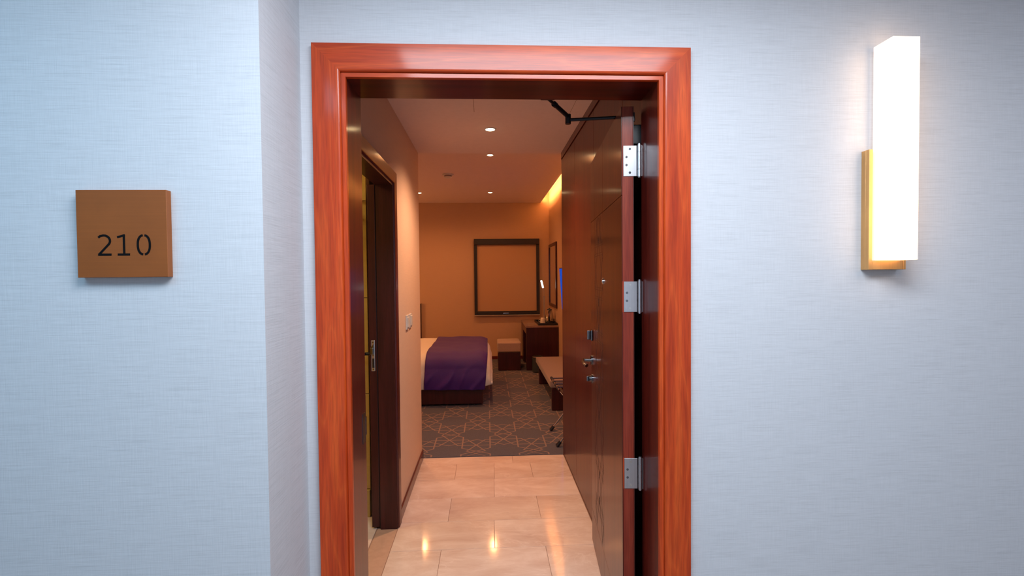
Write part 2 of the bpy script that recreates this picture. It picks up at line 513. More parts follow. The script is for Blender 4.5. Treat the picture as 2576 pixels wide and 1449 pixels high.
# bathroom casing, jamb and door
t = thing('trim_2', (LW, 0.9, 0), 'dark mahogany casing around the open bathroom doorway', None, kind='structure')
f = LW
cas = [(0.0, f), (0.0, f + 0.013), (0.002, f + 0.015), (0.062, f + 0.015), (0.068, f + 0.012), (0.0705, f + 0.006), (0.0715, f + 0.002), (0.0715, f)]
frame_pieces(t, 'casing', cas, OY0 - 0.078, OY1 + 0.078 - 0.008, OZ + 0.075, 0, (M['mahog_z'], M['mahog_y']), axis='x', smooth=True)
jb = [(0.072, f - 0.095), (0.072, f + 0.003), (0.084, f + 0.003), (0.084, f - 0.095)]
frame_pieces(t, 'jamb', jb, OY0 - 0.078, OY1 + 0.078 - 0.008, OZ + 0.075, 0, (M['desk'], M['desk']), axis='x')

d2 = thing('door_2', (-0.68, 1.75, 0), 'dark mahogany bathroom door slid back behind its jamb', None, kind='structure')
obj('leaf', MB().box(-0.699, -0.6545, 1.337, 2.2, 0.012, OZ - 0.004, bev=0.002), M['desk'], d2)
obj('gap_shade_strip', MB().box(-0.6544, -0.6485, 1.342, 1.36, 0.0, OZ - 0.004), M['dark'], d2)  # dark strip standing in for the shade in the gap beside the jamb
lp = obj('latch_plate', MB().box(-0.688, -0.666, 1.3345, 1.337, 0.945, 1.127, bev=0.003), M['chrome'], d2)
for z in (0.957, 1.04, 1.115):
    obj('screw', MB().cyl((-0.677, 1.3325, z), (-0.677, 1.3345, z), 0.004, n=10), M['lockmetal'], lp)
q = MB().box(-0.690, -0.672, 1.316, 1.3345, 1.045, 1.085, bev=0.003); q.prism([(-0.69, 1.085), (-0.672, 1.085), (-0.672, 1.105)], 'y', 1.322, 1.334)
obj('latch_bolt', q, M['lockmetal'], lp)
q = MB().box(-0.682, -0.670, 1.3335, 1.3345, 0.965, 1.02)
obj('latch_slot', q, M['dark'], lp)
q = MB().cyl((-0.699, 1.385, 1.04), (-0.735, 1.385, 1.04), 0.010).tube([(-0.735, 1.395, 1.04), (-0.737, 1.36, 1.039), (-0.737, 1.31, 1.036), (-0.73, 1.28, 1.033)], 0.0085)
obj('lever_handle', q, M['blackmetal'], d2, smooth=True)

# bathroom behind it
bw = structure('wall_bathroom', MB().box(-2.5, -0.745, 1.52, 1.60, 0, 2.5), M['grout'])
for zi in range(5):
    z0 = 0.172 + zi * 0.6 if zi else 0.0
    for xi in range(3):
        za, zb_ = (0.0, 0.17) if zi == 0 else (0.172 + (zi - 1) * 0.6, min(2.5, 0.170 + zi * 0.6))
        xa = -0.745 - (xi + 1) * 0.3
        q = MB().box(xa + 0.001, xa + 0.299, 1.508 if zi else 1.488, 1.52, za + 0.001, zb_ - 0.001, bev=0.001, seg=1)
        obj('tile', q, M['tile_y'], bw, origin=(xa + 0.15, 1.515, za))
structure('wall_bathroom_side', MB().box(-2.6, -2.5, WT, 1.6, 0, 2.5), M['tile_y'])
structure('wall_bathroom_front', MB().box(-2.5, LW - 0.09, WT, WT + 0.02, 0, 2.5), M['tile_y'])
structure('wall_bedroom_front', MB().box(BX0, LW - 0.09, YE - 0.1, YE, 0, ZC), M['paper_in'])
bf = structure('floor', MB().box(-2.6, LW - 0.12, WT, 1.6, -0.06, -0.004), M['grout'])
for i in range(4):
    for j in range(2):
        xa = LW - 0.12 - (i + 1) * 0.45; ya = WT + j * 0.66
        q = MB().box(xa + g, xa + 0.45 - g, ya + g, min(1.52, ya + 0.66) - g, -0.02, 0.0, bev=0.0008, seg=1)
        obj('tile', q, M['marble'], bf, origin=(xa + 0.2, ya + 0.3, 0))
tr = thing('towel_shelf', (-0.9, 1.5, 1.9), 'thin metal towel shelf high on the yellow bathroom wall', 'towel shelf')
for z in (1.99, 1.885):
    for x in (-0.80, -0.95):
        obj('bracket', MB().tube([(x, 1.507, z), (x, 1.28, z)], 0.006), M['polish'], tr, smooth=True)
    for k in range(4):
        obj('rail', MB().tube([(-1.3, 1.30 + k * 0.055, z), (-0.765, 1.30 + k * 0.055, z)], 0.006), M['polish'], tr, smooth=True)

# ------------------------------------------------------------------ bedroom shell
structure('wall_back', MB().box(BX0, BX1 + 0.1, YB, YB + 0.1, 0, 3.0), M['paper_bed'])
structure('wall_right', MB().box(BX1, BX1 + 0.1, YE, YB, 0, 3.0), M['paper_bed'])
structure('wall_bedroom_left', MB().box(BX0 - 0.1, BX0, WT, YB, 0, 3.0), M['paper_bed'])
b = MB().box(BX0, 0.965, YE, YB, ZB, ZB + 0.05)
b.box(BX0 - 0.1, BX1 + 0.1, YE, YB + 0.1, 2.985, 3.05)
structure('ceiling', b, M['paint'])
cf = structure('floor', MB().box(BX0, BX1, YE, YB, -0.06, 0.004), M['carpet'])
# star lattice woven into the carpet: narrow strips, one joined pattern
A_ = 0.491; HY = 0.4467; SY = HY / (A_ * math.sqrt(3) / 2)
q = MB(); W_ = 0.0125
def strip(p, r_):
    p = Vector(p); r_ = Vector(r_); d = (r_ - p); L = d.length; d /= L
    n = Vector((-d.y, d.x)) * W_ / 2; e = d * W_ * 0.28
    pts = [p - e - n, r_ + e - n, r_ + e + n, p - e + n]
    if min(v.x for v in pts) < BX0 or max(v.x for v in pts) > BX1 - 0.001 or max(v.y for v in pts) > YB - 0.015: return
    if max(v.y for v in pts) < YE: return
    pts = [Vector((v.x, max(v.y, YE + 0.0005))) for v in pts]
    cls = int(round(math.degrees(math.atan2(d.y, d.x)) % 180 / 15)) % 12
    vv = [q.bm.verts.new((v.x, v.y, 0.0046 + 0.00012 * cls)) for v in pts]
    try: q.bm.faces.new(vv)
    except ValueError: pass
def T(v): return (S0.x + v[0], S0.y + v[1] * SY)
done = set()
for j in range(-3, 10):
    for i in range(-7, 5):
        S0 = Vector((0.132 + (i + (j % 2) * 0.5) * A_, 3.494 + j * HY))
        for k in range(6):
            th = R(30 + 60 * k); r_ = A_ / (2 * math.sqrt(3))
            u = Vector((math.cos(th), math.sin(th))) * r_
            for sgn in (60, -60):
                a = th + R(sgn); e = u + Vector((math.cos(a), math.sin(a))) * (A_ / math.sqrt(3))
                pa, pb = T(u), T(e)
                key = tuple(sorted([(round(pa[0], 2), round(pa[1], 2)), (round(pb[0], 2), round(pb[1], 2))]))
                if key in done: continue
                done.add(key); strip(pa, pb)
            tt = R(60 * k); tp = Vector((math.cos(tt), math.sin(tt))) * A_ / 3
            for sgn in (60, -60):
                a = tt + R(sgn); e = tp + Vector((math.cos(a), math.sin(a))) * (A_ * 2 / 3)
                pa, pb = T(tp), T(e)
                key = tuple(sorted([(round(pa[0], 2), round(pa[1], 2)), (round(pb[0], 2), round(pb[1], 2))]))
                if key in done: continue
                done.add(key); strip(pa, pb)
obj('carpet_pattern', q, M['carpet_line'], cf, kind='stuff')

# ------------------------------------------------------------------ wardrobe wall on the right of the passage
w = thing('wardrobe', (RW + 0.25, 1.33, 0), 'tall built-in reddish-brown wardrobe running along the right side of the passage', 'wardrobe')
obj('carcass', MB().box(RW + 0.019, RW + 0.495, 0.20, YE - 0.019, 0.0, ZC - 0.001), M['dark'], w)
obj('end_panel', MB().box(RW, RW + 0.495, YE - 0.018, YE, 0, ZC - 0.001, bev=0.001), M['panel_z'], w)
obj('crown', MB().box(RW - 0.006, RW + 0.018, 0.20, YE - 0.0185, ZC - 0.052, ZC - 0.001, bev=0.001), M['panel_z'], w)
obj('plinth', MB().box(RW + 0.003, RW + 0.018, 0.20, YE - 0.0185, 0.001, 0.068), M['panel_z'], w)
ys = [0.20, 0.62, 1.24, 1.865, YE - 0.0185]
for ya, yb in zip(ys, ys[1:]):
    obj('door_panel', MB().box(RW, RW + 0.018, ya + 0.0012, yb - 0.0012, 0.073, ZC - 0.056, bev=0.0008, seg=1), M['panel_z'], w, origin=(RW, (ya + yb) / 2, 1.2))

# ------------------------------------------------------------------ entrance door, opened inwards against the wardrobe
HX, HY_ = 0.4925, 0.180
ang = -math.atan2(0.083, 0.93)
DT = 0.0445; DL = 0.950; DZ0, DZ1 = 0.010, 2.111
DM = Matrix.Translation((HX, HY_, 0)) @ Matrix.Rotation(ang, 4, 'Z')
# local frame: y runs along the leaf away from the hinges, x = 0 is the visible face, +x goes through the thickness
dr = thing('door_1', (HX, HY_, 0), 'heavy reddish-brown entrance door standing open against the wardrobe', None, kind='structure')
def dpart(name, mb, mat, **kw):
    mb.xform(DM)
    return obj(name, mb, mat, dr, **kw)
dpart('leaf', MB().box(0.0030, DT - 0.003, 0.0, DL - 0.003, DZ0, DZ1, bev=0.001, seg=1), M['core'])
dpart('back_veneer', MB().box(DT - 0.003, DT, 0.0005, DL - 0.003, DZ0, DZ1), M['panel_z'])
ysp = [0.0, 0.485, 0.785, DL]; zsp = [DZ0, 0.19, 1.790, DZ1]
for i in range(3):
    for k in range(3):
        gy0 = 0.0008 if i == 0 else 0.0011; gz = 0.0012
        q = MB().box(0.0, 0.0031, ysp[i] + gy0, ysp[i + 1] - 0.0011, zsp[k] + (0 if k == 0 else gz), zsp[k + 1] - (0 if k == 2 else gz), bev=0.0005, seg=1)
        dpart('face_panel', q, M['panel_z'])
# engraved star strapwork in the middle band
q = MB()
def eng(p, r_, w_=0.0016):
    p = Vector(p); r_ = Vector(r_); d = r_ - p; L = d.length
    if L < 1e-4: return
    n = Vector((-d.y, d.x)) / L * w_ / 2
    V = [p - n, r_ - n, r_ + n, p + n]
    a = [q.bm.verts.new((-0.0003, v.x, v.y)) for v in V]; b_ = [q.bm.verts.new((0.0002, v.x, v.y)) for v in V]
    q.bm.faces.new(a); q.bm.faces.new(b_[::-1])
    for i in range(4):
        j = (i + 1) % 4; q.bm.faces.new((a[i], b_[i], b_[j], a[j]))
def clip(p, r_, y0, y1, z0, z1):
    p = Vector(p); d = Vector(r_) - p; t0, t1 = 0.0, 1.0
    for c, lo, hi in ((0, y0, y1), (1, z0, z1)):
        if abs(d[c]) < 1e-9:
            if not lo <= p[c] <= hi: return None
        else:
            a = (lo - p[c]) / d[c]; b_ = (hi - p[c]) / d[c]
            t0 = max(t0, min(a, b_)); t1 = min(t1, max(a, b_))
    return (p + d * t0, p + d * t1) if t1 > t0 else None
def dline(p, r_):
    p = Vector(p); r_ = Vector(r_); d = (r_ - p).normalized(); n = Vector((-d.y, d.x)) * 0.006
    for s in (-1, 1):
        c = clip(p + n * s, r_ + n * s, 0.492, 0.778, 0.205, 1.780)
        if c: eng(*c)
ST = 0.30
for j in range(-1, 9):
    cz = 0.22 + j * ST * 0.72; cy = 0.635 + (0.15 if j % 2 else 0.0)
    for i in (-1, 0, 1):
        c = Vector((cy + i * ST, cz))
        for k in range(6):
            a0 = R(60 * k + 30); a1 = R(60 * k + 90 + 60)
            dline(c + Vector((math.cos(a0), math.sin(a0))) * 0.17, c + Vector((math.cos(a1), math.sin(a1))) * 0.17)
dpart('engraving', q, M['engrave'], kind='stuff')
# peephole, thumb turn, lever handle, emergency knob
q = MB().cyl((-0.004, 0.476, 1.47), (0, 0.476, 1.47), 0.0155, n=24); q.cyl((-0.007, 0.476, 1.47), (-0.004, 0.476, 1.47), 0.010, n=20)
dpart('peephole', q, M['polish'], smooth=True, label='bright round metal peephole')
q = MB().box(-0.012, 0, 0.862, 0.918, 1.142, 1.200, bev=0.005); q.box(-0.030, -0.012, 0.884, 0.896, 1.146, 1.196, bev=0.004)
dpart('thumb_turn', q, M['lockmetal'], smooth=True, label='dark metal thumb turn above the lever')
q = MB().cyl((-0.010, 0.890, 1.034), (0, 0.890, 1.034), 0.027, n=32); q.cyl((-0.05, 0.890, 1.034), (-0.010, 0.890, 1.034), 0.0095, n=20)
q.tube([(-0.050, 0.898, 1.034), (-0.055, 0.87, 1.034), (-0.056, 0.82, 1.033), (-0.054, 0.78, 1.030), (-0.046, 0.765, 1.026)], 0.0095, 14)
dpart('lever_handle', q, M['lockmetal'], smooth=True, label='dark nickel lever handle with round rose')
q = MB().cyl((-0.008, 0.890, 0.932), (0, 0.890, 0.932), 0.026, n=32); q.cyl((-0.02, 0.890, 0.932), (-0.008, 0.890, 0.932), 0.017, n=24); q.box(-0.034, -0.02, 0.886, 0.894, 0.918, 0.946, bev=0.003)
dpart('privacy_knob', q, M['lockmetal'], smooth=True, label='round dark privacy knob below the lever')
# hinges
hz = [(1.858, 1.969, True), (1.363, 1.475, False), (0.709, 0.822, False), (0.17, 0.283, False)]
KX, KY = 0.5560, 0.1720
for z0, z1, top in hz:
    hh = obj('hinge', MB().box(0.0065, DT + 0.010, -0.0024, 0.0, z0, z1, bev=0.0006, seg=1).xform(DM).box(0.5640, 0.5655, 0.168, 0.178, z0, z1, bev=0.0003, seg=1), M['chrome'], dr)
    q = MB()
    n = 3 if top else 5
    seg_h = (z1 - z0) / n
    zs = [z0 - 0.002, z0 + 0.024, z1 - 0.024, z1 + 0.003] if top else [z0 - 0.003 + k * (z1 - z0 + 0.006) / 5 for k in range(6)]
    for a, c in zip(zs, zs[1:]):
        q.cyl((KX, KY, a + 0.0006), (KX, KY, c - 0.0006), 0.0085 if top else 0.0075, n=20)
    q.cyl((KX, KY, zs[0] - 0.003), (KX, KY, zs[0]), 0.0055, n=16); q.cyl((KX, KY, zs[-1]), (KX, KY, zs[-1] + 0.004), 0.0055, n=16)
    q.cyl((KX, KY, zs[0]), (KX, KY, zs[-1]), 0.006, n=16)
    obj('knuckle', q, M['chrome'], hh, smooth=True)
    for k, fz in enumerate((0.11, 0.37, 0.63, 0.88)):
        sx = 0.030 if k in (0, 3) else 0.018
        zz = z1 - fz * (z1 - z0)
        obj('screw', MB().cyl((sx, -0.0032, zz), (sx, -0.0024, zz), 0.0044, n=14).box(sx - 0.003, sx + 0.003, -0.0034, -0.0032, zz - 0.0006, zz + 0.0006).xform(DM), M['polish' if (k in (1, 2)) == top else 'lockmetal'], hh)
    if not top:
        obj('mortise', MB().box(0.0022, 0.0062, -0.0004, 0.0, z0 - 0.001, z1 + 0.001).xform(DM), M['cherry_z'], hh)
# mortise recess beside the lower hinges (slightly lighter raw wood, a little deeper)
# door closer: body behind the leaf, arm over its top edge to the head of the frame
cl = thing('door_closer', (0.575, 0.32, 2.05), 'black overhead door closer with folding arm above the entrance door', 'door closer')
q = MB().box(DT + 0.001, DT + 0.052, 0.045, 0.27, 1.985, 2.060, bev=0.006).xform(DM)
obj('body', q, M['black'], cl, smooth=True)
q = MB().box(DT + 0.001, DT + 0.006, 0.006, 0.30, 2.060, 2.092, bev=0.001)
for yy in (0.014, 0.03, 0.06):
    q.cyl((DT + 0.0055, yy, 2.066 + yy * 0.2), (DT + 0.008, yy, 2.066 + yy * 0.2), 0.004, n=10)
q.xform(DM)
obj('mounting_plate', q, M['blackmetal'], cl)
P_el = Vector((0.3325, 0.39, 2.127)); P_pin = Vector((0.5700, 0.335, 2.124))
q = MB(); d = (P_el - P_pin); 
q.tube([P_pin, P_pin + d * 0.12, P_el], 0.0068, 12)
q.cyl(P_pin + Vector((0, 0, -0.068)), P_pin + Vector((0, 0, 0.008)), 0.012, n=20)
obj('main_arm', q, M['blackmetal'], cl, smooth=True)
q = MB().cyl(P_el + Vector((0, 0, -0.016)), P_el + Vector((0, 0, 0.022)), 0.0115, n=20)
obj('elbow_joint', q, M['black'], cl, smooth=True)
P_sh = Vector((0.226, 0.208, 2.150))
P_e2 = P_el + Vector((0, 0, 0.014)); dd = P_sh - P_e2
q = MB().cyl(P_e2, P_e2 + dd * 0.62, 0.0088, n=16); q.cyl(P_e2 + dd * 0.62, P_e2 + dd * 0.70, 0.0105, n=16); q.cyl(P_e2 + dd * 0.70, P_sh, 0.0058, n=14)
obj('forearm', q, M['blackmetal'], cl, smooth=True)
q = MB().box(0.200, 0.252, WT + 0.0142, WT + 0.022, 2.138, 2.19, bev=0.002); q.box(0.217, 0.235, WT + 0.02, WT + 0.042, 2.146, 2.158, bev=0.002)
obj('shoe', q, M['blackmetal'], cl)

# ------------------------------------------------------------------ room number sign
sg = thing('room_number_sign', (-0.927, NY, 1.615), 'square bronze-brown plate reading 210 on the left wall', 'sign')
SF = NY - 0.0205
obj('plate', MB().box(-1.0375, -0.8155, SF, NY - 0.0005, 1.505, 1.727, bev=0.0008, seg=1), M['bronze'], sg)
def stroke(mb, pts, w_, y0, y1, closed=False):
    """flat ribbon along pts (x, z) with mitred joints, raised from y0 to y1"""
    P = [Vector(p) for p in pts]; n = len(P); Lf, Rt = [], []
    for i in range(n):
        a = P[i - 1] if i else P[i]; c = P[i + 1] if i < n - 1 else P[i]
        d1 = (P[i] - a).normalized() if i else (c - P[i]).normalized()
        d2_ = (c - P[i]).normalized() if i < n - 1 else d1
        nn = Vector((-(d1.y + d2_.y), d1.x + d2_.x)); nn.normalize()
        k = 1 / max(0.35, nn.dot(Vector((-d1.y, d1.x))))
        Lf.append(P[i] + nn * w_ / 2 * k); Rt.append(P[i] - nn * w_ / 2 * k)
    for i in range(n - 1):
        quad = [Rt[i], Rt[i + 1], Lf[i + 1], Lf[i]]
        A = [mb.bm.verts.new((v.x, y0, v.y)) for v in quad]; B = [mb.bm.verts.new((v.x, y1, v.y)) for v in quad]
        mb.bm.faces.new(A); mb.bm.faces.new(B[::-1])
        for k_ in range(4):
            j = (k_ + 1) % 4; mb.bm.faces.new((A[k_], B[k_], B[j], A[j]))
def digit(kind, x0, w_, z0=1.5605, h=0.0540, sw=0.0053):
    q = MB(); ya, yb = SF - 0.0006, SF + 0.001
    if kind == '2':
        z1 = z0 + h; r_ = 0.0135
        # bowl
        pts = [(x0 + 0.0015, z1 - 0.0082), (x0 + 0.006, z1 - 0.0042)] 
        pts += [(x0 + 0.0148 + 0.0150 * math.cos(R(a)), z1 - 0.0165 + 0.0139 * math.sin(R(a))) for a in (115, 95, 75, 55, 35, 15, -5, -22, -38)]
        pts += [(x0 + 0.0035, z0 + sw * 0.8)]
        stroke(q, pts, sw, ya, yb)
        stroke(q, [(x0, z0 + sw / 2), (x0 + w_, z0 + sw / 2)], sw, ya - 0.00006, yb)
        stroke(q, [(x0 + 0.0005, z0 + sw * 0.55), (x0 + 0.0065, z0 + sw * 1.25)], sw * 0.75, ya - 0.00012, yb)
    if kind == '1':
        xm = x0 + w_ * 0.53
        stroke(q, [(xm, z0), (xm, z0 + h)], sw, ya, yb)
        stroke(q, [(xm + sw / 2, z0 + h - sw * 0.42), (x0 - 0.0005, z0 + h - sw * 1.35)], sw * 0.95, ya - 0.00006, yb)
        stroke(q, [(x0, z0 + sw / 2), (x0 + w_, z0 + sw / 2)], sw, ya - 0.00006, yb)
    if kind == '0':
        cx = x0 + w_ / 2; cz = z0 + h / 2; a_ = w_ / 2 - sw / 2; b_ = h / 2 - sw / 2
        for s0, s1 in ((96, 264), (-84, 84)):
            pts = []
            for i in range(25):
                an = R(s0 + (s1 - s0) * i / 24)
                c, s = math.cos(an), math.sin(an)
                e = 0.86
                pts.append((cx + a_ * math.copysign(abs(c) ** e, c), cz + b_ * math.copysign(abs(s) ** e, s)))
            stroke(q, pts, sw, ya, yb)
    return q
obj('digit_two', digit('2', -0.9860, 0.0325), M['digits'], sg)
obj('digit_one', digit('1', -0.9380, 0.0300), M['digits'], sg)
obj('digit_zero', digit('0', -0.8910, 0.0350), M['digits'], sg)

# ------------------------------------------------------------------ wall sconce
sc = thing('wall_sconce', (1.325, 0, 1.7), 'lit white glass box wall lamp in a brass bracket right of the doorway', 'wall lamp')
q = MB().box(1.2600, 1.3890, -0.0200, -0.0003, 1.509, 1.905, bev=0.0008, seg=1)
obj('back_plate', q, M['gold'], sc)
q = MB().box(1.2600, 1.2725, -0.0350, -0.0200, 1.509, 1.905, bev=0.0006, seg=1)
obj('side_lip', q, M['gold'], sc)
q = MB().box(1.3800, 1.3890, -0.0350, -0.0200, 1.509, 1.600, bev=0.0006, seg=1)
obj('side_lip', q, M['gold'], sc)
obj('bottom_tray', MB().box(1.2730, 1.3795, -0.0345, -0.0200, 1.5095, 1.5385, bev=0.0006, seg=1), M['gold'], sc)
obj('glass_shade', MB().box(1.2830, 1.3720, -0.1000, -0.0322, 1.5395, 2.2430, bev=0.0015), M['glass_lamp'], sc)
obj('glass_back_edge', MB().box(1.2832, 1.3718, -0.0320, -0.0202, 1.5397, 2.2428), M['glass_edge'], sc)

# ------------------------------------------------------------------ switches on the passage wall
for k, (ya, yb, lab) in enumerate([(1.755, 1.845, 'white switch plate on the passage wall, the one nearer the doorway'),
                                   (1.885, 1.975, 'white switch plate on the passage wall, the one nearer the bed')]):
    s = thing('light_switch', (LW, (ya + yb) / 2, 1.21), lab, 'light switch', 'light switches on the passage wall')
    obj('plate', MB().box(LW + 0.0003, LW + 0.010, ya, yb, 1.142, 1.238, bev=0.002), M['white_p'], s)
    obj('rocker', MB().box(LW + 0.010, LW + 0.016, ya + 0.015, yb - 0.015, 1.156, 1.224, bev=0.002), M['white_p'], s)

# ------------------------------------------------------------------ recessed downlights
dl = [(0.03, 1.808, ZC, 'largest glowing round downlight, in the passage ceiling'),
      (0.044, 3.765, ZB, 'glowing round downlight right behind the passage ceiling edge'),
      (0.058, 6.169, ZB, 'glowing round downlight nearest the window wall, above the walkway'),
      (-1.041, 6.199, ZB, 'glowing round downlight half hidden by the left passage wall'),
      ]
for x, y, z, lab in dl:
    s = thing('downlight', (x, y, z), lab, 'downlight', 'recessed ceiling downlights')
    q = MB().lathe([(0.030, -0.001), (0.0315, -0.004), (0.040, -0.003), (0.042, -0.0004), (0.030, -0.0004)], (x, y, z))
    obj('trim_ring', q, M['paint_c'], s, smooth=True)
    obj('lens', MB().lathe([(0, -0.009), (0.020, -0.0082), (0.0298, -0.0050), (0.0298, -0.0004), (0, -0.0004)], (x, y, z), 28), M['bulb'], s, smooth=True)

s = thing('smoke_detector', (-0.487, 4.777, ZB), 'small round white smoke detector on the bedroom ceiling', 'smoke detector')
obj('base', MB().lathe([(0, -0.0005), (0.072, -0.0005), (0.072, -0.010), (0.066, -0.018), (0, -0.018)], (-0.487, 4.777, ZB)), M['white_p'], s, smooth=True)
obj('sensor_slots', MB().lathe([(0.048, -0.018), (0.048, -0.034), (0, -0.034)], (-0.487, 4.777, ZB)), M['grey_m'], s, smooth=True)
obj('cap', MB().lathe([(0.044, -0.034), (0.050, -0.035), (0.045, -0.046), (0.020, -0.054), (0, -0.055)], (-0.487, 4.777, ZB)), M['white_p'], s, smooth=True)

# ------------------------------------------------------------------ window with roller blind
w = thing('window_1', (0.35, YB, 1.48), 'square window with charcoal frame and lowered beige roller blind', None, kind='structure')
x0, x1, z0, z1 = -0.231, 0.932, 0.804, 2.156
yf = 7.215
obj('cassette', MB().box(x0, x1, yf - 0.02, YB - 0.0005, 2.055, z1, bev=0.004), M['frame_dk'], w)
for xa, xb in ((x0, x0 + 0.053), (x1 - 0.055, x1)):
    obj('side_rail', MB().box(xa, xb, yf, YB - 0.0005, z0, 2.0545, bev=0.003), M['frame_dk'], w)
obj('bottom_rail', MB().box(x0 + 0.0535, x1 - 0.0555, yf, YB - 0.0005, z0, z0 + 0.055, bev=0.003), M['frame_dk'], w)
obj('blind_cloth', MB().box(x0 + 0.0535, x1 - 0.0555, YB - 0.045, YB - 0.038, z0 + 0.0555, 2.0545), M['blind'], w)
obj('pane', MB().box(x0 + 0.0535, x1 - 0.0555, YB - 0.012, YB - 0.006, z0 + 0.0555, 2.0545), M['frame_dk'], w)
obj('blind_bar', MB().box(x0 + 0.056, x1 - 0.058, yf + 0.004, YB - 0.03, z0 + 0.056, z0 + 0.068, bev=0.003), M['frame_dk'], w)
obj('pull_handle', MB().box(0.275, 0.375, yf - 0.010, yf - 0.0002, z0 + 0.020, z0 + 0.040, bev=0.003), M['polish'], w)
obj('sill_strip', MB().box(x0, x1, yf - 0.004, YB - 0.0005, z0 - 0.008, z0 - 0.0003), M['white_p'], w)

# ------------------------------------------------------------------ bed
BF = 4.078; BR = -0.065; BB = 5.70; BH = -2.15
bd = thing('bed', (-1.1, 4.9, 0), 'low double bed with dark mahogany base, seen from its side', 'bed')
obj('side_rail', MB().box(BH, BR, BF, BF + 0.03, 0.032, 0.205, bev=0.003), M['desk'], bd)
obj('side_rail', MB().box(BH, BR, BB - 0.03, BB, 0.032, 0.205, bev=0.003), M['desk'], bd)
obj('end_rail', MB().box(BR - 0.03, BR, BF + 0.0305, BB - 0.0305, 0.032, 0.205, bev=0.003), M['desk'], bd)
obj('slat_base', MB().box(BH, BR - 0.031, BF + 0.031, BB - 0.031, 0.15, 0.20), M['desk'], bd)
for x, y in ((-0.19, BF + 0.09), (-0.19, BB - 0.09), (BH + 0.12, BF + 0.09), (BH + 0.12, BB - 0.09)):
    obj('leg', MB().cyl((x, y, 0.0045), (x, y, 0.15), 0.026, 0.032, n=20), M['black'], bd, smooth=True)
obj('mattress', MB().box(BH, BR - 0.03, BF + 0.05, BB - 0.05, 0.201, 0.50, bev=0.05, seg=4), M['sheet'], bd, smooth=True)

def loft(rows_):
    q = MB(); vr = [[q.bm.verts.new(p) for p in r_] for r_ in rows_]
    for a, c in zip(vr, vr[1:]):
        for i in range(len(a) - 1):
            q.bm.faces.new((a[i], a[i + 1], c[i + 1], c[i]))
    return q
def section(n, y0, y1, zb, zt, r_, rt_=None):
    """open outline over the bed: up the near side, over the top, down the far side"""
    pts = []
    for i in range(n[0]): pts.append((y0 - 0.015 * math.sin(math.pi * i / n[0]), zb + (zt - r_ - zb) * i / n[0], 0))
    for i in range(n[1] + 1):
        a = R(180 - 90 * i / n[1]); pts.append((y0 + r_ + r_ * math.cos(a), zt - r_ + r_ * math.sin(a), 1))
    for i in range(1, n[2]): pts.append((y0 + r_ + (y1 - y0 - 2 * r_) * i / n[2], zt, 2))
    for i in range(n[1] + 1):
        a = R(90 - 90 * i / n[1]); pts.append((y1 - r_ + r_ * math.cos(a), zt - r_ + r_ * math.sin(a), 3))
    for i in range(1, n[0] + 1): pts.append((y1, zt - r_ - (zt - r_ - zb) * i / n[0], 4))
    return pts
# duvet: wraps the mattress, foot end bulging past the frame
rows_ = []
NXs = 90
for i in range(NXs + 1):
    tt = i / NXs
    x = BH + (0.035 - BH) * (1 - (1 - tt) ** 1.35)
    de = max(0.0, (x - (-0.16)) / (0.035 + 0.16))            # 0 on the flat part, 1 at the foot
    drop = 0.16 * (1 - math.sqrt(max(0, 1 - de ** 2)))
    pull = 0.05 * (1 - math.sqrt(max(0, 1 - de ** 2)))
    sec = section((14, 10, 30), BF - 0.022 + pull, BB + 0.02 - pull, 0.207 + 0.04 * de, 0.606 - drop, 0.16)
    r_ = []
    for y, z, k in sec:
        nz = noise.noise(Vector((x * 5, y * 4, z * 3))) * 0.010 + noise.noise(Vector((x * 14, y * 9, z * 4))) * 0.004
        if k in (0, 4): nz += 0.006 * math.sin(x * 55 + 3 * noise.noise(Vector((x * 4, 0, z * 4)))) * (0.6 - z) * 2
        r_.append((x, y - (nz if k in (0, 1) else 0), z + (nz if k in (1, 2, 3) else 0)))
    rows_.append(r_)
# foot end: fold down
last = rows_[-1]
nf = 16
cyv = (BF + BB) / 2
for j in range(1, nf + 1):
    f_ = j / nf
    r_ = []
    for (x, y, z) in last:
        zb_ = 0.27
        zz = zb_ + (z - zb_) * (1 - f_)
        if z < zb_: zz = z
        bulge = 0.035 * math.sin(math.pi * min(1, f_ * 1.1)) - 0.05 * f_
        fold = 0.007 * math.sin(y * 38 + 2 * math.sin(y * 7)) * f_
        r_.append((x + bulge + fold, y + 0.0, zz))
    rows_.append(r_)
q = loft(rows_)
dv = obj('duvet', q, M['sheet'], smooth=True, label='white duvet spread over the bed, hanging at the foot', category='duvet')
sm = dv.modifiers.new('solid', 'SOLIDIFY'); sm.thickness = 0.006; sm.offset = -1
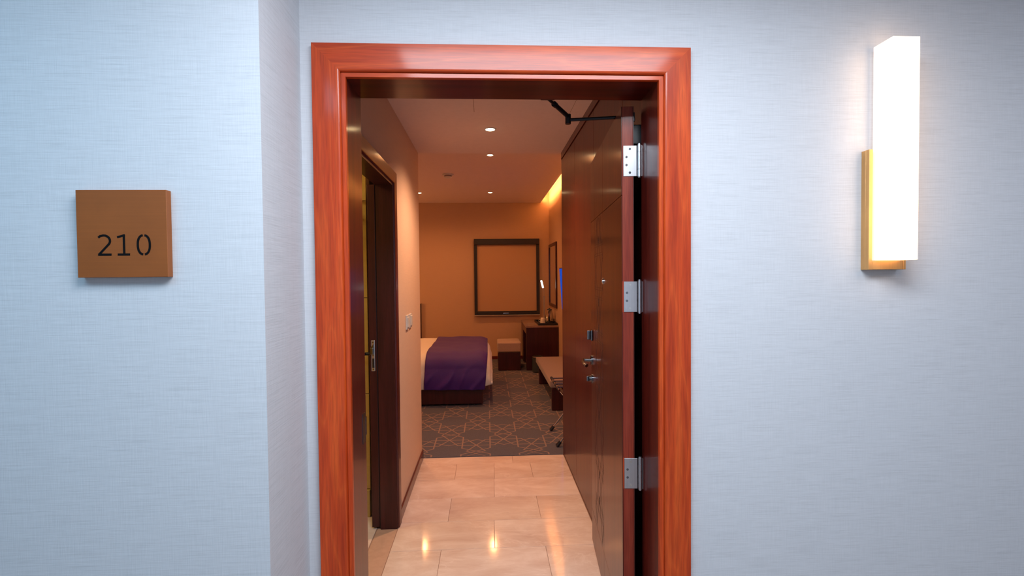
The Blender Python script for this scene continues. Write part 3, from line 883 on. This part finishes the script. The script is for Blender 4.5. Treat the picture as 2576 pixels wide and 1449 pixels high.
# purple runner
rows_ = []
for i in range(61):
    tt = i / 60
    x = -0.730 + 0.690 * tt
    de0 = max(0.0, (x + 0.16) / (0.195)); dr0 = 0.16 * (1 - math.sqrt(max(0, 1 - de0 ** 2))); pl0 = 0.05 * (1 - math.sqrt(max(0, 1 - de0 ** 2)))
    sec = section((22, 12, 36), BF - 0.042 + pl0, BB + 0.035 - pl0, 0.212 - 0.012 * tt, 0.624 - dr0, 0.172)
    r_ = []
    for y, z, k in sec:
        a = noise.noise(Vector((x * 5, y * 4, z * 3))) * 0.010
        low = max(0.0, (0.56 - z) / 0.34) if k in (0, 1) else 0
        ph = (x + 0.8) * 26 - z * 17 + 2.2 * noise.noise(Vector((x * 3.5, 7, z * 3.5)))
        fold = 0.016 * (abs(math.sin(ph * 0.62)) ** 6) * low * (0.4 + 0.9 * abs(noise.noise(Vector((x * 3, 2, z * 5)))) * 2)
        xs_ = x + (0.035 * min(1, (z - 0.22) / 0.4) if tt > 0 else 0) * tt + (0.02 * (z - 0.22) / 0.4) * (1 - tt)
        r_.append((xs_, y - fold - (a * 0.6 if k in (0, 1) else 0), z + (a if k in (1, 2, 3) else 0)))
    rows_.append(r_)
q = loft(rows_)
rn = obj('bed_runner', q, M['purple'], smooth=True, label='deep purple runner cloth across the foot of the bed', category='bed runner')
sm = rn.modifiers.new('solid', 'SOLIDIFY'); sm.thickness = 0.005; sm.offset = 1

s = thing('wall_panel', (-1.9, YB, 0.6), 'low brown upholstered panel on the window wall behind the bed', 'panel')
obj('padding', MB().box(-2.65, -1.185, YB - 0.055, YB - 0.0005, 0.062, 1.018, bev=0.006), M['brown_f'], s, smooth=True)
obj('edge_strip', MB().box(-1.1845, -1.176, YB - 0.060, YB - 0.0005, 0.062, 1.024, bev=0.002), M['desk'], s)

# ------------------------------------------------------------------ ottoman
s = thing('ottoman', (0.335, 6.42, 0), 'square stool with beige cushion top and dark wooden base', 'stool')
obj('base', MB().box(0.158, 0.512, 6.175, 6.66, 0.0095, 0.292, bev=0.003), M['desk'], s)
obj('cushion', MB().box(0.148, 0.522, 6.165, 6.67, 0.2925, 0.452, bev=0.025, seg=4), M['cream_f'], s, smooth=True)

# ------------------------------------------------------------------ desk and what stands on it
s = thing('desk', (0.86, 6.7, 0), 'dark mahogany writing desk with beige top against the right wall', 'desk')
DX0, DX1, DY0, DY1 = 0.604, BX1 - 0.0005, 6.150, YB - 0.014
obj('desk_top', MB().box(DX0 - 0.004, DX1, DY0 - 0.004, DY1, 0.680, 0.707, bev=0.002), M['desktop'], s)
obj('side_panel', MB().box(DX0, DX1, DY0, DY0 + 0.06, 0.0095, 0.6795, bev=0.002), M['desk'], s)
obj('drawer_front', MB().box(DX0, DX0 + 0.02, DY0 + 0.062, 6.865, 0.575, 0.678, bev=0.002), M['desk'], s)
obj('back_panel', MB().box(DX1 - 0.022, DX1 - 0.002, DY0 + 0.062, 6.865, 0.20, 0.678), M['desk'], s)
obj('pedestal', MB().box(DX0 + 0.021, DX1 - 0.002, 6.87, DY1, 0.0095, 0.6795), M['desk'], s)
for k in range(3):
    obj('drawer_front', MB().box(DX0, DX0 + 0.02, 6.872, DY1 - 0.002, 0.03 + k * 0.215, 0.242 + k * 0.215, bev=0.002), M['desk'], s)
obj('writing_pad', MB().box(0.655, 0.82, 6.29, 6.62, 0.7075, 0.7105, bev=0.001), M['brown_f'],
    label='flat brown leather writing pad on the desk', category='desk pad')

tr = thing('tray', (0.95, 6.45, 0.707), 'black rectangular serving tray on the desk under the mirror', 'tray')
tx0, tx1, ty0, ty1 = 0.80, 1.105, 6.20, 6.86
obj('tray_base', MB().box(tx0 + 0.008, tx1 - 0.008, ty0 + 0.008, ty1 - 0.008, 0.7078, 0.716), M['black'], tr)
q = MB().box(tx0, tx0 + 0.012, ty0, ty1, 0.7078, 0.744, bev=0.003); q.box(tx1 - 0.012, tx1, ty0, ty1, 0.7078, 0.744, bev=0.003)
q.box(tx0 + 0.012, tx1 - 0.012, ty0, ty0 + 0.012, 0.7078, 0.744, bev=0.003); q.box(tx0 + 0.012, tx1 - 0.012, ty1 - 0.012, ty1, 0.7078, 0.744, bev=0.003)
obj('tray_rim', q, M['black'], tr)

cx, cy, cz = 0.905, 6.52, 0.7165
s = thing('cup', (cx, cy, cz), 'small white upturned cup on the black tray beside the kettle', 'cup')
obj('bowl', MB().lathe([(0, 0.088), (0.026, 0.088), (0.030, 0.084), (0.038, 0.060), (0.042, 0.03), (0.044, 0.0), (0.041, 0.0), (0.038, 0.03), (0.034, 0.06), (0, 0.080)], (cx, cy, cz)), M['ceramic'], s, smooth=True)
obj('handle', MB().tube([(cx - 0.040, cy, cz + 0.062), (cx - 0.060, cy, cz + 0.058), (cx - 0.066, cy, cz + 0.04), (cx - 0.058, cy, cz + 0.022), (cx - 0.042, cy, cz + 0.018)], 0.005), M['ceramic'], s, smooth=True)
kx, ky, kz = 1.020, 6.55, 0.7165
kz += 0.0004
s = thing('kettle', (kx, ky, kz), 'shiny metal electric kettle with black handle on the tray', 'kettle')
obj('base', MB().lathe([(0, 0), (0.072, 0), (0.074, 0.012), (0.068, 0.020), (0, 0.020)], (kx, ky, kz)), M['black'], s, smooth=True)
obj('body', MB().lathe([(0, 0.0205), (0.070, 0.0205), (0.071, 0.05), (0.066, 0.10), (0.056, 0.15), (0.044, 0.195), (0.036, 0.208), (0, 0.208)], (kx, ky, kz)), M['polish'], s, smooth=True)
obj('lid', MB().lathe([(0, 0.2085), (0.040, 0.2085), (0.042, 0.214), (0.034, 0.224), (0.016, 0.230), (0.014, 0.240), (0, 0.244)], (kx, ky, kz)), M['black'], s, smooth=True)
q = MB().tube([(kx - 0.012, ky - 0.038, kz + 0.214), (kx - 0.016, ky - 0.085, kz + 0.212), (kx - 0.018, ky - 0.100, kz + 0.19), (kx - 0.018, ky - 0.102, kz + 0.10), (kx - 0.016, ky - 0.094, kz + 0.05), (kx - 0.012, ky - 0.07, kz + 0.035)], 0.014, 12)
obj('handle', q, M['black'], s, smooth=True)
obj('spout', MB().cyl((kx + 0.012, ky + 0.045, kz + 0.165), (kx + 0.018, ky + 0.085, kz + 0.205), 0.016, 0.010, n=16), M['polish'], s, smooth=True)
pts = [(1.078 + 0.016 * math.cos(a * 1.1), 6.40 + 0.035 * math.sin(a * 1.1) + a * 0.004, 0.722 + 0.010 * (1 + math.sin(a * 0.7)) + a * 0.0035) for a in range(0, 16)]
obj('cord', MB().tube(pts, 0.0035, 8), M['black'], s, smooth=True)

s = thing('desk_lamp', (0.985, 6.98, 0.707), 'slim desk lamp with glowing white stick head by the window', 'lamp')
obj('base', MB().lathe([(0, 0), (0.055, 0), (0.055, 0.010), (0.050, 0.014), (0, 0.014)], (0.985, 6.98, 0.7075)), M['grey_m'], s, smooth=True)
obj('stem', MB().box(0.970, 1.000, 6.972, 6.988, 0.7215, 1.145, bev=0.003), M['grey_m'], s)
obj('neck', MB().tube([(0.985, 6.98, 1.145), (0.982, 6.98, 1.20), (0.974, 6.98, 1.25), (0.962, 6.98, 1.30)], 0.004), M['grey_m'], s, smooth=True)
hd = MB().box(-0.014, 0.014, -0.011, 0.0, -0.066, 0.066, bev=0.005).xform(Matrix.Translation((0.950, 6.98, 1.348)) @ Matrix.Rotation(R(-14), 4, 'Y'))
obj('light_bar', hd, M['led'], s, smooth=True)
hd = MB().box(-0.015, 0.015, 0.0005, 0.008, -0.068, 0.068, bev=0.002).xform(Matrix.Translation((0.950, 6.98, 1.348)) @ Matrix.Rotation(R(-14), 4, 'Y'))
obj('head_shell', hd, M['grey_m'], s)

s = thing('mirror', (BX1, 6.72, 1.5), 'tall rectangular wall mirror with thin dark frame above the desk', 'mirror')
my0, my1, mz0, mz1 = 6.265, 7.19, 0.968, 2.040
obj('glass', MB().box(BX1 - 0.012, BX1 - 0.004, my0 + 0.045, my1 - 0.045, mz0 + 0.05, mz1 - 0.05), M['mirror'], s)
for (a, b_, c, d) in ((my0, my0 + 0.045, mz0, mz1), (my1 - 0.045, my1, mz0, mz1), (my0 + 0.0455, my1 - 0.0455, mz0, mz0 + 0.05), (my0 + 0.0455, my1 - 0.0455, mz1 - 0.05, mz1)):
    obj('frame', MB().box(BX1 - 0.024, BX1 - 0.0005, a, b_, c, d, bev=0.002), M['desk'], s)

# ------------------------------------------------------------------ television and its panel
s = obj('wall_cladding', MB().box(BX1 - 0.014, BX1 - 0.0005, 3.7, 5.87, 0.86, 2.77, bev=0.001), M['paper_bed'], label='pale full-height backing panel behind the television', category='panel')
tv = thing('television', (1.06, 4.9, 1.3), 'flat television glowing blue on the right wall, mostly hidden', 'television')
TM = Matrix.Translation((1.045, 0, 1.305)) @ Matrix.Rotation(R(-3.6), 4, 'Y')
obj('bezel', MB().box(-0.006, 0.026, 4.36, 5.385, -0.30, 0.30, bev=0.004).xform(TM), M['black'], tv)
obj('screen', MB().box(-0.0085, -0.0062, 4.375, 5.375, -0.285, 0.288).xform(TM), M['screen'], tv)
obj('wall_bracket', MB().box(1.067, BX1 - 0.0145, 4.7, 5.05, 1.2, 1.4), M['black'], tv)

# ------------------------------------------------------------------ waste bin
bx, by = 0.762, 6.015
s = thing('waste_bin', (bx, by, 0), 'round dark grey waste bin with shiny rim beside the desk', 'bin')
obj('body', MB().lathe([(0, 0.0095), (0.078, 0.0095), (0.083, 0.02), (0.086, 0.238), (0.083, 0.238), (0.080, 0.03), (0, 0.02)], (bx, by, 0)), M['binm'], s, smooth=True)
obj('rim', MB().lathe([(0.082, 0.2385), (0.088, 0.2385), (0.090, 0.246), (0.086, 0.253), (0.081, 0.250), (0.082, 0.2385)], (bx, by, 0)), M['polish'], s, smooth=True)

# ------------------------------------------------------------------ bench
s = thing('luggage_bench', (0.89, 4.5, 0), 'long low bench with beige padded top along the right wall', 'bench')
obj('padded_top', MB().box(0.676, BX1 - 0.002, 3.775, 5.40, 0.262, 0.345, bev=0.018, seg=4), M['beige_f'], s, smooth=True)
obj('frame', MB().box(0.700, BX1 - 0.003, 3.79, 5.39, 0.245, 0.2615), M['desk'], s)
for y in (3.80, 5.14):
    obj('leg', MB().box(0.698, BX1 - 0.003, y, y + 0.05, 0.0095, 0.2445, bev=0.002), M['desk'], s)

# ------------------------------------------------------------------ folding luggage rack
s = thing('luggage_rack', (0.8, 2.88, 0), 'folding metal luggage rack with black straps and rubber feet', 'luggage rack')
fy0, fy1 = 2.655, 3.10
for y in (fy0, fy1):
    for xa, xb, yo in ((0.592, 0.985, 0.0), (1.01, 0.612, 0.018)):
        q = MB().cyl((xa + (xb - xa) * 0.04, y + yo, 0.032), (xb, y + yo, 0.505), 0.0095, n=14)
        obj('leg', q, M['polish'], s, smooth=True)
        dx = (xb - xa) / 0.505
        obj('rubber_foot', MB().cyl((xa, y + yo, 0.012), (xa + dx * 0.04, y + yo, 0.05), 0.017, 0.0145, n=16), M['black'], s, smooth=True)
for x in (0.612, 0.985):
    obj('top_rail', MB().cyl((x, fy0 - 0.03, 0.505), (x, fy1 + 0.045, 0.505), 0.0105, n=14), M['polish'], s, smooth=True)
for k in range(4):
    y = fy0 + 0.03 + k * 0.125
    q = MB().box(0.612, 0.985, y, y + 0.045, 0.514, 0.5175); q.cyl((0.612, y, 0.505), (0.612, y + 0.045, 0.505), 0.0135, n=14); q.cyl((0.985, y, 0.505), (0.985, y + 0.045, 0.505), 0.0135, n=14)
    obj('strap', q, M['black'], s)
for x, e in ((0.612, 0), (0.985, 0)):
    obj('end_cap', MB().cyl((x, fy1 + 0.04, 0.505), (x, fy1 + 0.065, 0.505), 0.0135, n=14), M['black'], s, smooth=True)
obj('cross_bar', MB().cyl((0.80, fy0, 0.262), (0.80, fy1 + 0.018, 0.262), 0.006, n=12), M['polish'], s, smooth=True)
